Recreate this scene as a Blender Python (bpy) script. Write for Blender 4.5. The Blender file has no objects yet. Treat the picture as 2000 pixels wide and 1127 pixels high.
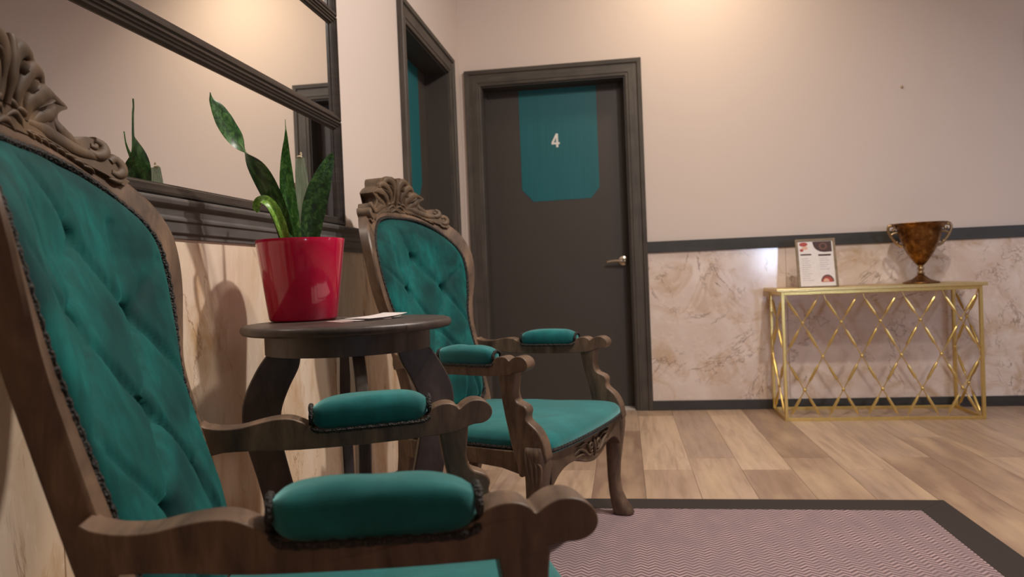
import bpy, bmesh, math, random
from math import sin, cos, pi, sqrt, atan2, radians
from mathutils import Vector, Matrix, noise
random.seed(7)
C = bpy.context.scene.collection
S = bpy.context.scene

# ---------------------------------------------------------------- camera, world, lights, exposure
F_PX, CX, CZ, YAW, PITCH, ROLL = 1464.449, 0.9755, 0.85, 0.148508, -0.015344, -0.039723
YB = 4.658            # back wall
fw = Vector((-sin(YAW)*cos(PITCH), cos(YAW)*cos(PITCH), sin(PITCH)))
rt = fw.cross(Vector((0, 0, 1))).normalized(); up = rt.cross(fw)
r2 = cos(ROLL)*rt + sin(ROLL)*up; u2 = -sin(ROLL)*rt + cos(ROLL)*up
cam_d = bpy.data.cameras.new('camera'); cam = bpy.data.objects.new('camera', cam_d); C.objects.link(cam)
M = Matrix((r2, u2, -fw)).transposed().to_4x4(); M.translation = Vector((CX, 0, CZ)); cam.matrix_world = M
cam_d.sensor_width = 36; cam_d.lens = F_PX/2000*36; cam_d.clip_start = 0.02
cam_d.dof.use_dof = True; cam_d.dof.focus_distance = 1.55; cam_d.dof.aperture_fstop = 5.6
S.camera = cam
w = bpy.data.worlds.new('world'); S.world = w; w.use_nodes = True
w.node_tree.nodes['Background'].inputs[0].default_value = (1.0, 0.62, 0.36, 1)
w.node_tree.nodes['Background'].inputs[1].default_value = 0.03
S.view_settings.view_transform = 'Standard'; S.view_settings.look = 'None'
S.view_settings.exposure = 0.14; S.view_settings.gamma = 1; S.view_settings.use_curve_mapping = False

def area(name, loc, target, size, power, col, shape='DISK', spread=180, size_y=None):
    d = bpy.data.lights.new(name, 'AREA'); d.shape = shape; d.size = size; d.energy = power; d.color = col
    if size_y: d.size_y = size_y
    d.spread = radians(spread)
    o = bpy.data.objects.new(name, d); C.objects.link(o); o.location = loc
    o.rotation_euler = (Vector(target)-Vector(loc)).to_track_quat('-Z', 'Y').to_euler()
    return o
# ceiling lamps, a low bluish glow and an added cool fill (all above / beside the picture)
area('key_ceiling_lamp', (2.0, 2.12, 3.05), (0.5, 2.0, 0.7), 0.12, 52, (1.0, 0.92, 0.85))
area('back_ceiling_spot', (1.45, 4.05, 3.05), (1.5, 4.62, 1.6), 0.25, 8, (1.0, 0.80, 0.56), spread=140)
area('overhead_lamp', (1.70, 1.45, 3.05), (1.70, 1.45, 0), 0.3, 26, (1.0, 0.90, 0.80))
area('side_cool_fill', (4.70, 3.0, 1.5), (2.6, 4.6, 0.7), 1.0, 9, (0.66, 0.76, 1.0), shape='RECTANGLE', size_y=1.2, spread=120)  # added fill, no window there; gives the lower back wall its lavender tone
area('small_screen_glow', (3.15, -2.15, 1.0), (1.9, 4.6, 0.9), 0.22, 3, (0.60, 0.74, 1.0), shape='RECTANGLE', size_y=0.28, spread=60)

# ---------------------------------------------------------------- materials
MATS = {}
def nt(name):
    m = bpy.data.materials.new(name); m.use_nodes = True
    t = m.node_tree; b = t.nodes['Principled BSDF']; MATS[name] = m
    return m, t, b
def srgb(*c):
    return tuple((x/255/12.92 if x/255 <= .04045 else ((x/255+.055)/1.055)**2.4) for x in c)+(1,)
def node(t, ty, **k):
    n = t.nodes.new(ty)
    for a, v in k.items():
        if a.startswith('_'): setattr(n, a[1:], v)
    return n
def coords(t, kind='Object', scale=(1, 1, 1), rot=(0, 0, 0)):
    tc = t.nodes.new('ShaderNodeTexCoord'); mp = t.nodes.new('ShaderNodeMapping')
    mp.inputs['Scale'].default_value = scale; mp.inputs['Rotation'].default_value = rot
    t.links.new(tc.outputs[kind], mp.inputs[0]); return mp.outputs[0]
def noise_n(t, vec, sc, det=4, rough=.55, dist=0):
    n = t.nodes.new('ShaderNodeTexNoise'); n.inputs['Scale'].default_value = sc; n.inputs['Detail'].default_value = det
    n.inputs['Roughness'].default_value = rough; n.inputs['Distortion'].default_value = dist
    t.links.new(vec, n.inputs['Vector']); return n.outputs['Fac']
def ramp(t, fac, stops):
    r = t.nodes.new('ShaderNodeValToRGB'); e = r.color_ramp.elements
    while len(e) < len(stops): e.new(0.5)
    for i, (p, c) in enumerate(stops): e[i].position = p; e[i].color = c
    t.links.new(fac, r.inputs[0]); return r.outputs[0]
def mix(t, a, b, fac, mode='MIX'):
    m = t.nodes.new('ShaderNodeMix'); m.data_type = 'RGBA'; m.blend_type = mode
    for s, v in ((m.inputs[6], a), (m.inputs[7], b), (m.inputs[0], fac)):
        if hasattr(v, 'links') or hasattr(v, 'is_linked'): t.links.new(v, s)
        else: s.default_value = v
    return m.outputs[2]
def bump(t, b, h, strength=.3, dist=.002):
    n = t.nodes.new('ShaderNodeBump'); n.inputs['Strength'].default_value = strength; n.inputs['Distance'].default_value = dist
    t.links.new(h, n.inputs['Height']); t.links.new(n.outputs[0], b.inputs['Normal'])
def plain(name, col, rough=.5, metal=0, **k):
    m, t, b = nt(name); b.inputs['Base Color'].default_value = col; b.inputs['Roughness'].default_value = rough
    b.inputs['Metallic'].default_value = metal
    for a, v in k.items(): b.inputs[a.replace('_', ' ')].default_value = v
    f = noise_n(t, coords(t), 60, 3)
    c = mix(t, tuple(x*.85 for x in col[:3])+(1,), tuple(min(1, x*1.12) for x in col[:3])+(1,), f)
    t.links.new(c, b.inputs['Base Color'])
    return m

def wood(name, dark, light, scale=(3, 40, 40), rough=.45, bs=.25):
    m, t, b = nt(name)
    v = coords(t, 'Object', scale)
    g = noise_n(t, v, 2.2, 8, .62, .6)
    c = ramp(t, g, [(.30, dark), (.52, tuple((a+c_)/2 for a, c_ in zip(dark, light))), (.72, light)])
    big = noise_n(t, coords(t, 'Object', (1, 1, 1)), 9, 3)
    c2 = mix(t, c, tuple(x*.6 for x in dark[:3])+(1,), ramp(t, big, [(.45, (0, 0, 0, 1)), (.75, (.6, .6, .6, 1))]))
    t.links.new(c2, b.inputs['Base Color'])
    b.inputs['Roughness'].default_value = rough
    bump(t, b, g, bs, .0015)
    return m
chair_wood = wood('carved_brown_wood', srgb(60, 44, 34), srgb(132, 106, 84), (14, 3, 3), .47)
crest_wood = wood('carved_crest_wood', srgb(58, 42, 29), srgb(122, 97, 70), (6, 6, 3), .62)
table_wood = wood('dark_table_wood', srgb(46, 38, 35), srgb(92, 80, 74), (6, 30, 3), .42)
casing_wood = wood('painted_casing_wood', srgb(58, 52, 46), srgb(86, 78, 69), (40, 40, 1.5), .55, .35)
casing_head = wood('painted_casing_head', srgb(58, 52, 46), srgb(86, 78, 69), (1.5, 1.5, 40), .55, .35)
mirror_wood = wood('mirror_frame_wood', srgb(32, 26, 23), srgb(60, 50, 44), (2, 2, 30), .38)
rail_paint = wood('dark_rail_paint', srgb(84, 80, 78), srgb(104, 99, 96), (2, 2, 20), .5, .1)
back_rail_paint = wood('dark_back_rail_paint', srgb(52, 50, 48), srgb(62, 60, 57), (2, 2, 20), .55, .1)
card_wood = wood('card_frame_wood', srgb(112, 92, 66), srgb(150, 126, 94), (2, 2, 20), .5)

def velvet(name, base, hi, sc=1, amt=1, sheen=.28, tint=(.12, .6, .58, 1)):
    m, t, b = nt(name)
    v = coords(t)
    n1 = noise_n(t, v, 8*sc, 3, .5, 1.2); n2 = noise_n(t, coords(t, 'Object', (1, 1, .35)), 42, 5, .65, .4)
    c = mix(t, base, hi, ramp(t, n1, [(.38, (0, 0, 0, 1)), (.68, (.9*amt, .9*amt, .9*amt, 1))]))
    c = mix(t, c, tuple(x*.55 for x in base[:3])+(1,), ramp(t, n2, [(.40, (.45*amt, .45*amt, .45*amt, 1)), (.6, (0, 0, 0, 1))]))
    t.links.new(c, b.inputs['Base Color'])
    b.inputs['Roughness'].default_value = .75
    b.inputs['Specular IOR Level'].default_value = .2
    b.inputs['Sheen Weight'].default_value = sheen; b.inputs['Sheen Roughness'].default_value = .5
    b.inputs['Sheen Tint'].default_value = tint
    bump(t, b, n2, .25, .002)
    return m
velvet_m = velvet('teal_velvet', srgb(2, 54, 54), srgb(10, 104, 100), .62, 1, .25)
velvet_s = velvet('teal_velvet_smooth_lit', srgb(6, 88, 90), srgb(22, 122, 122), .7, .7, .8, (.38, .82, .80, 1))  # pads and seats: calmer mottle, base brightened to paint in light from above
trim_m, t, b = nt('black_braid')
v = node(t, 'ShaderNodeTexVoronoi'); v.inputs['Scale'].default_value = 260; t.links.new(coords(t), v.inputs['Vector'])
t.links.new(ramp(t, v.outputs['Distance'], [(.1, srgb(60, 52, 46)), (.6, srgb(16, 13, 12))]), b.inputs['Base Color'])
b.inputs['Roughness'].default_value = .7; bump(t, b, v.outputs['Distance'], .8, .004)

def wallpaint(name, col):
    m, t, b = nt(name)
    f = noise_n(t, coords(t), 1.3, 3); g = noise_n(t, coords(t), 140, 3)
    t.links.new(mix(t, tuple(x*.96 for x in col[:3])+(1,), col, f), b.inputs['Base Color'])
    b.inputs['Roughness'].default_value = .8; bump(t, b, g, .08, .002); return m
wall_m = wallpaint('beige_wall_paint', srgb(214, 199, 189))
ceil_m = wallpaint('ceiling_paint', srgb(225, 212, 198))

def marble(name, c0, c1, ochre, vein, stretch=(1, 1, 1), rough=.16):
    m, t, b = nt(name)
    v = coords(t, 'Object', stretch)
    big = noise_n(t, v, 2.4, 6, .6, 1.0)
    c = mix(t, c0, c1, ramp(t, big, [(.35, (0, 0, 0, 1)), (.65, (1, 1, 1, 1))]))
    pat = noise_n(t, v, 3.7, 5, .6, 1.5)
    c = mix(t, c, ochre, ramp(t, pat, [(.51, (0, 0, 0, 1)), (.70, (.8, .8, .8, 1))]))
    vn = noise_n(t, v, 2.1, 7, .62, 1.4)
    sub = node(t, 'ShaderNodeMath', _operation='SUBTRACT'); t.links.new(vn, sub.inputs[0]); sub.inputs[1].default_value = .5
    ab = node(t, 'ShaderNodeMath', _operation='ABSOLUTE'); t.links.new(sub.outputs[0], ab.inputs[0])
    gate = noise_n(t, v, 5, 3)
    vm = ramp(t, ab.outputs[0], [(0, (1, 1, 1, 1)), (.010, (0, 0, 0, 1))])
    vm = mix(t, (0, 0, 0, 1), vm, ramp(t, gate, [(.45, (0, 0, 0, 1)), (.60, (.75, .75, .75, 1))]))
    c = mix(t, c, vein, vm)
    fine = noise_n(t, v, 22, 6, .7, .8)
    c = mix(t, c, tuple(min(1, x*1.25) for x in c0[:3])+(1,), ramp(t, fine, [(.56, (0, 0, 0, 1)), (.75, (.5, .5, .5, 1))]))
    t.links.new(c, b.inputs['Base Color']); b.inputs['Roughness'].default_value = rough
    b.inputs['Specular IOR Level'].default_value = .5
    bump(t, b, big, .15, .004)
    return m
marble_back = marble('marble_back', srgb(232, 217, 207), srgb(214, 193, 178), srgb(192, 158, 118), srgb(118, 92, 74))
marble_left = marble('marble_left', srgb(238, 219, 198), srgb(222, 196, 166), srgb(196, 152, 100), srgb(132, 92, 60), (1, 1.6, .55))

# floor plank material: tone from each plank's own random value
plank_m, t, b = nt('oak_vinyl_plank')
oi = node(t, 'ShaderNodeObjectInfo')
tone = ramp(t, oi.outputs['Random'], [(0, srgb(148, 121, 104)), (.35, srgb(200, 173, 148)), (.7, srgb(166, 142, 127)), (1, srgb(220, 192, 163))])
tc = node(t, 'ShaderNodeTexCoord'); mp = node(t, 'ShaderNodeMapping'); mp.inputs['Scale'].default_value = (12, .9, 1)
addv = node(t, 'ShaderNodeVectorMath', _operation='ADD'); t.links.new(tc.outputs['Object'], addv.inputs[0])
cmb = node(t, 'ShaderNodeCombineXYZ'); mul = node(t, 'ShaderNodeMath', _operation='MULTIPLY'); mul.inputs[1].default_value = 37
t.links.new(oi.outputs['Random'], mul.inputs[0]); t.links.new(mul.outputs[0], cmb.inputs[0]); t.links.new(mul.outputs[0], cmb.inputs[1])
t.links.new(cmb.outputs[0], addv.inputs[1]); t.links.new(addv.outputs[0], mp.inputs[0])
g = noise_n(t, mp.outputs[0], 3, 7, .6, .5)
mp2 = node(t, 'ShaderNodeMapping'); mp2.inputs['Scale'].default_value = (5, 1.2, 1); t.links.new(addv.outputs[0], mp2.inputs[0])
g2 = noise_n(t, mp2.outputs[0], 1.4, 3)
c = mix(t, tone, srgb(126, 100, 82), ramp(t, g, [(.42, (0, 0, 0, 1)), (.72, (.6, .6, .6, 1))]))
c = mix(t, c, srgb(212, 184, 150), ramp(t, g2, [(.45, (0, 0, 0, 1)), (.75, (.7, .7, .7, 1))]))
t.links.new(c, b.inputs['Base Color']); b.inputs['Roughness'].default_value = .36; bump(t, b, g, .12, .001)
sub_m = plain('subfloor', srgb(70, 55, 44), .8)

# rug herringbone
rug_m, t, b = nt('herringbone_weave')
tc = node(t, 'ShaderNodeTexCoord'); sx = node(t, 'ShaderNodeSeparateXYZ'); t.links.new(tc.outputs['Object'], sx.inputs[0])
def mth(op, a, bb=None, cc=None):
    n = node(t, 'ShaderNodeMath', _operation=op)
    for i, v_ in enumerate((a, bb, cc)):
        if v_ is None: continue
        if isinstance(v_, (int, float)): n.inputs[i].default_value = v_
        else: t.links.new(v_, n.inputs[i])
    return n.outputs[0]
tri = mth('PINGPONG', sx.outputs[0], .021)
wob = mth('MULTIPLY', noise_n(t, tc.outputs['Object'], 9, 2), .01)
ph = mth('ADD', mth('ADD', mth('MULTIPLY', tri, .9), sx.outputs[1]), wob)
st = mth('SINE', mth('MULTIPLY', ph, 2*pi/.020))
stc = ramp(t, mth('MULTIPLY_ADD', st, .5, .5), [(.25, srgb(98, 76, 80)), (.75, srgb(186, 160, 160))])
mot = noise_n(t, coords(t, 'Object', (1, .5, 1)), 14, 4)
stc = mix(t, stc, srgb(132, 114, 118), ramp(t, mot, [(.35, (.1, .1, .1, 1)), (.65, (.7, .7, .7, 1))]))
t.links.new(stc, b.inputs['Base Color']); b.inputs['Roughness'].default_value = .9; bump(t, b, st, .4, .002)
hem_m = plain('dark_rug_border', srgb(50, 42, 38), .85)

door_m = plain('dark_door_paint', srgb(66, 59, 54), .5)
teal_paint = plain('teal_door_paint', srgb(8, 92, 100), .45)
t = teal_paint.node_tree; b = t.nodes['Principled BSDF']
n = noise_n(t, coords(t, 'Object', (60, 60, 1)), 2, 6); t.links.new(mix(t, srgb(6, 84, 92), srgb(22, 106, 112), n), b.inputs['Base Color'])
white_m = plain('white_number', srgb(228, 226, 220), .5)
steel = plain('brushed_nickel', srgb(205, 196, 180), .25, 1)
gold = plain('gold_metal', srgb(226, 200, 128), .34, .95)
gold_top = plain('gold_top', srgb(216, 192, 134), .34, .85)
copper, t, b = nt('aged_copper')
n = noise_n(t, coords(t), 26, 5, .6)
t.links.new(ramp(t, n, [(.35, srgb(84, 54, 28)), (.55, srgb(132, 90, 46)), (.7, srgb(176, 138, 84))]), b.inputs['Base Color'])
b.inputs['Metallic'].default_value = .9; b.inputs['Roughness'].default_value = .36; bump(t, b, n, .5, .004)
pale_brass = plain('worn_pale_brass', srgb(164, 138, 104), .35, .9)
pot_m = plain('glossy_crimson_glaze', srgb(188, 3, 60), .14)
pot_m.node_tree.nodes['Principled BSDF'].inputs['Coat Weight'].default_value = .5
soil_m = plain('dark_soil', srgb(46, 34, 26), .95)
paper_m = plain('white_paper', srgb(226, 218, 214), .6)
paper2_m = plain('printed_pink_paper', srgb(206, 176, 172), .5)
print_m = plain('dark_print', srgb(62, 30, 24), .6)
print_grey = plain('grey_print', srgb(172, 164, 166), .7)
red_print = plain('red_print', srgb(170, 66, 54), .6)
peach_print = plain('peach_print', srgb(214, 170, 146), .6)
ring_print = plain('ring_print', srgb(104, 66, 54), .6)
thresh_m = plain('pale_threshold', srgb(200, 190, 178), .6)
mir_m, t, b = nt('mirror_glass'); b.inputs['Base Color'].default_value = (.86, .86, .85, 1); b.inputs['Metallic'].default_value = 1; b.inputs['Roughness'].default_value = .0

def leafmat(name, dark, midc, lite, band=(.7, 8, 1)):
    m, t, b = nt(name)
    tc = node(t, 'ShaderNodeTexCoord'); mp = node(t, 'ShaderNodeMapping'); mp.inputs['Scale'].default_value = band
    t.links.new(tc.outputs['UV'], mp.inputs[0])
    f = noise_n(t, mp.outputs[0], 2.2, 5, .65, 1.2)
    c = ramp(t, f, [(.38, dark), (.52, midc), (.66, lite)])
    t.links.new(c, b.inputs['Base Color']); b.inputs['Roughness'].default_value = .38
    b.inputs['Subsurface Weight'].default_value = .0
    return m
leaf_dark = leafmat('snake_plant_dark', srgb(22, 52, 22), srgb(44, 88, 36), srgb(84, 128, 66))
leaf_mid = leafmat('snake_plant_mid', srgb(36, 86, 30), srgb(66, 132, 48), srgb(128, 176, 96))
leaf_pale = leafmat('snake_plant_silvery', srgb(132, 158, 128), srgb(200, 214, 192), srgb(232, 236, 224), (5, 1.2, 1))
leaf_lime = leafmat('snake_plant_lime', srgb(84, 134, 40), srgb(120, 168, 60), srgb(160, 196, 96))
dry_m = plain('dry_leaf_tip', srgb(206, 190, 160), .8)
tip_m = plain('brown_leaf_tip', srgb(86, 58, 36), .8)

# ---------------------------------------------------------------- helpers
def obj(name, bm, mat, parent=None, smooth=True, bevel=0, auto=35, kind=None, seg=2):
    bmesh.ops.recalc_face_normals(bm, faces=bm.faces[:])
    me = bpy.data.meshes.new(name); bm.to_mesh(me); bm.free()
    if mat: me.materials.append(mat)
    if smooth:
        for p in me.polygons: p.use_smooth = True
    o = bpy.data.objects.new(name, me); C.objects.link(o)
    if parent: o.parent = parent
    if bevel:
        mo = o.modifiers.new('bevel', 'BEVEL'); mo.width = bevel; mo.segments = seg; mo.limit_method = 'ANGLE'; mo.angle_limit = radians(32)
        mo.harden_normals = False
    if smooth:
        try:
            me.set_sharp_from_angle(angle=radians(auto if not bevel else 60))
        except Exception: pass
    if kind: o['kind'] = kind
    return o
def thing(name, label, cat, loc=(0, 0, 0), rz=0, group=None):
    o = bpy.data.objects.new(name, None); C.objects.link(o); o.empty_display_size = .1
    o.location = loc; o.rotation_euler = (0, 0, rz); o['label'] = label; o['category'] = cat
    if group: o['group'] = group
    return o
def tag(o, label, cat, group=None):
    o['label'] = label; o['category'] = cat
    if group: o['group'] = group
    return o
def box(bm, x0, x1, y0, y1, z0, z1):
    v = [bm.verts.new((x, y, z)) for x in (x0, x1) for y in (y0, y1) for z in (z0, z1)]
    for f in ((0, 1, 3, 2), (4, 6, 7, 5), (0, 4, 5, 1), (2, 3, 7, 6), (0, 2, 6, 4), (1, 5, 7, 3)):
        bm.faces.new([v[i] for i in f])
    return v
def bx(*a):
    bm = bmesh.new(); box(bm, *a); return bm
def loft(bm, rings, closed=True, cap=True):
    R_ = [[bm.verts.new(p) for p in r] for r in rings]
    n = len(R_[0])
    for a, b_ in zip(R_, R_[1:]):
        for i in range(n if closed else n-1):
            j = (i+1) % n
            bm.faces.new((a[i], a[j], b_[j], b_[i]))
    if cap and closed:
        bm.faces.new(R_[0][::-1]); bm.faces.new(R_[-1])
    return R_
def prism(bm, poly, fn0, fn1):
    """poly 2D -> two mapped copies joined"""
    a = [bm.verts.new(fn0(p)) for p in poly]; b_ = [bm.verts.new(fn1(p)) for p in poly]
    n = len(poly)
    bm.faces.new(a); bm.faces.new(b_[::-1])
    for i in range(n):
        j = (i+1) % n; bm.faces.new((a[i], b_[i], b_[j], a[j]))
def catmull(pts, n=8, closed=False):
    P = [Vector(p) for p in pts]; out = []; L = len(P)
    rng = range(L if closed else L-1)
    for i in rng:
        if closed: p0, p1, p2, p3 = P[i-1], P[i], P[(i+1) % L], P[(i+2) % L]
        else:
            p1, p2 = P[i], P[i+1]; p0 = P[i-1] if i else p1*2-p2; p3 = P[i+2] if i+2 < L else p2*2-p1
        for k in range(n):
            s = k/n
            out.append(.5*((2*p1)+(p2-p0)*s+(2*p0-5*p1+4*p2-p3)*s*s+(3*p1-p0-3*p2+p3)*s**3))
    if not closed: out.append(P[-1].copy())
    return out
def tube(bm, pts, r, seg=8, closed=False, cap=True, squash=None):
    P = [Vector(p) for p in pts]; n = len(P); rings = []
    rr = r if callable(r) else (lambda s: r)
    ref = None
    for i, p in enumerate(P):
        a = P[(i-1) % n] if (closed or i) else p; b_ = P[(i+1) % n] if (closed or i < n-1) else p
        d = (b_-a); d = d.normalized() if d.length > 1e-9 else Vector((0, 0, 1))
        if ref is None:
            ref = d.orthogonal().normalized()
        ref = (ref-d*ref.dot(d)); ref = ref.normalized() if ref.length > 1e-6 else d.orthogonal().normalized()
        q = d.cross(ref); rad = rr(i/max(1, n-1))
        rings.append([p+(ref*cos(2*pi*k/seg)+q*sin(2*pi*k/seg))*rad for k in range(seg)])
    if closed: rings.append(rings[0])
    if closed:
        R_ = [[bm.verts.new(x) for x in g_] for g_ in rings[:-1]]; m = len(R_)
        for i in range(m):
            for k in range(seg):
                bm.faces.new((R_[i][k], R_[i][(k+1) % seg], R_[(i+1) % m][(k+1) % seg], R_[(i+1) % m][k]))
    else: loft(bm, rings, True, cap)
def lathe(bm, prof, seg=40, center=(0, 0, 0), cap=True):
    cx, cy, cz = center
    loft(bm, [[(cx+max(r, 1e-4)*cos(2*pi*k/seg), cy+max(r, 1e-4)*sin(2*pi*k/seg), cz+z) for k in range(seg)] for r, z in prof], True, cap)
def ball(bm, c, r, seg=12, rings=8, sc=(1, 1, 1)):
    m = Matrix.Translation(c) @ Matrix.Diagonal((*sc, 1))
    bmesh.ops.create_uvsphere(bm, u_segments=seg, v_segments=rings, radius=r, matrix=m)
def interp(x, xs, ys):
    if x <= xs[0]: return ys[0]
    for i in range(1, len(xs)):
        if x <= xs[i]:
            s = (x-xs[i-1])/(xs[i]-xs[i-1]); return ys[i-1]*(1-s)+ys[i]*s
    return ys[-1]
def struct(name, bm, mat, parent=None, **k):
    o = obj(name, bm, mat, parent, **k)
    if not parent: o['kind'] = 'structure'
    return o

# ---------------------------------------------------------------- room shell
XR, YF, ZC = 4.75, -2.25, 3.1
RB0, RB1 = 0.963, 1.031           # rail heights
floor = struct('floor', bx(-.3, XR+.1, YF-.1, YB+.3, -.12, -.006), sub_m, smooth=False)
struct('ceiling', bx(-.3, XR+.1, YF-.1, YB+.3, ZC, ZC+.1), ceil_m, smooth=False)
def wall_with_hole(name, axis, lo, hi, h0, h1, htop, t0, t1):
    bm = bmesh.new()
    segs = [(lo, h0, 0, ZC), (h1, hi, 0, ZC), (h0, h1, htop, ZC)]
    for a, b_, z0, z1 in segs:
        if axis == 'x': box(bm, a, b_, t0, t1, z0, z1)
        else: box(bm, t0, t1, a, b_, z0, z1)
    return struct(name, bm, wall_m, smooth=False)
D4 = (0.125, 1.03, 2.055); DL = (3.41, 4.30, 2.06)
wall_back = wall_with_hole('wall_back', 'x', -.3, XR, D4[0], D4[1], D4[2], YB, YB+.28)
wall_left = wall_with_hole('wall_left', 'y', YF, YB, DL[0], DL[1], DL[2], -.28, 0)
struct('wall_right', bx(XR, XR+.1, YF-.1, YB+.28, 0, ZC), wall_m, smooth=False)
struct('wall_front', bx(-.28, XR, YF-.1, YF, 0, ZC), wall_m, smooth=False)

# planks laid along the room
PW = .2045; X00 = 1.0285-PW*6
plank_cache = {}
for i in range(-0, 23):
    x0 = max(0.0, X00+PW*i); x1 = min(XR, X00+PW*(i+1))
    if x1-x0 < .01: continue
    base = 3.25 if i % 2 == 0 else 3.455
    if (i % 7) == 5: base -= .62
    y = base-1.22*5
    ys = [base+1.22*k for k in range(-5, 3)]
    e = [max(YF, min(YB, q)) for q in ys]
    for a, b_ in zip(e, e[1:]):
        if b_-a < .02: continue
        g_ = .0007
        bm = bmesh.new(); hx, hy = (x1-x0)/2-g_, (b_-a)/2-g_
        box(bm, -hx, hx, -hy, hy, -.006, 0)
        o = obj('plank', bm, plank_m, floor, smooth=False)
        o.location = ((x0+x1)/2, (a+b_)/2, 0)

# wainscot panels, rails, baseboards
def panel(parent, mat, *a):
    o = obj('marble_panel', bx(*a), mat, parent, smooth=False, bevel=.0012, seg=1); return o
xs = [1.118, 1.93, 3.283]
for a, b_ in zip(xs, xs[1:]): panel(wall_back, marble_back, a+.0008, b_-.0008, YB-.010, YB-.0002, .058, RB0)
ys = [YF, -1.4, -.55, .30, 1.15, 2.0, 2.72, 3.318]
for a, b_ in zip(ys, ys[1:]): panel(wall_left, marble_left, .0002, .010, a+.0008, b_-.0008, .06, .968)
struct('baseboard_back', bx(1.118, 3.283, YB-.018, YB, 0, .058), back_rail_paint, smooth=False, bevel=.002)
struct('baseboard_left', bx(0, .022, YF, 3.318, 0, .062), back_rail_paint, smooth=False, bevel=.003)
struct('trim_1', bx(1.118, 3.283, YB-.022, YB, RB0, RB1), back_rail_paint, smooth=False, bevel=.002)
# moulded chair rail on the left wall
bm = bmesh.new()
prof = [(0, .962), (.016, .962), (.016, .972), (.022, .975), (.022, .998), (.026, 1.000), (.026, 1.006), (.022, 1.010), (.024, 1.026), (.034, 1.034), (.036, 1.042), (.034, 1.048), (0, 1.048)]
prism(bm, prof, lambda p: (p[0], YF, p[1]), lambda p: (p[0], 3.318, p[1]))
struct('trim_2', bm, rail_paint, smooth=False, bevel=.0015)

# doors
def casing_piece(bm, poly_len, prof, mp):
    a, b_ = poly_len
    prism(bm, prof, lambda p: mp(p, a), lambda p: mp(p, b_))
CW = .095
def casing(axis, h0, h1, htop, base, sgn, parentname):
    """axis x: on back wall (normal -y); axis y: on left wall (normal +x)"""
    pr = [(-.004, 0), (-.004, .012), (.004, .014), (.012, .014), (.016, .018), (CW-.030, .018), (CW-.024, .026), (CW-.004, .028), (CW, .024), (CW, 0)]
    def P(u, d, z):      # u along the wall, d out from the wall
        return (u, base-d, z) if axis == 'x' else (base+d, u, z)
    root = struct(parentname, None if False else bmesh.new(), casing_wood) if False else None
    objs = []
    for side in (0, 1):
        rings = []
        for z in ('b', 't'):
            ring = []
            for (o_, d) in pr:
                u = h0-o_ if side == 0 else h1+o_
                zz = 0 if z == 'b' else htop+o_
                ring.append(P(u, d, zz))
            rings.append(ring)
        bm = bmesh.new(); loft(bm, rings); objs.append((bm, casing_wood))
    rings = []
    for s in (0, 1):
        rings.append([P((h0-o_) if s == 0 else (h1+o_), d, htop+o_) for (o_, d) in pr])
    bm = bmesh.new(); loft(bm, rings); objs.append((bm, casing_head))
    return objs
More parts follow.
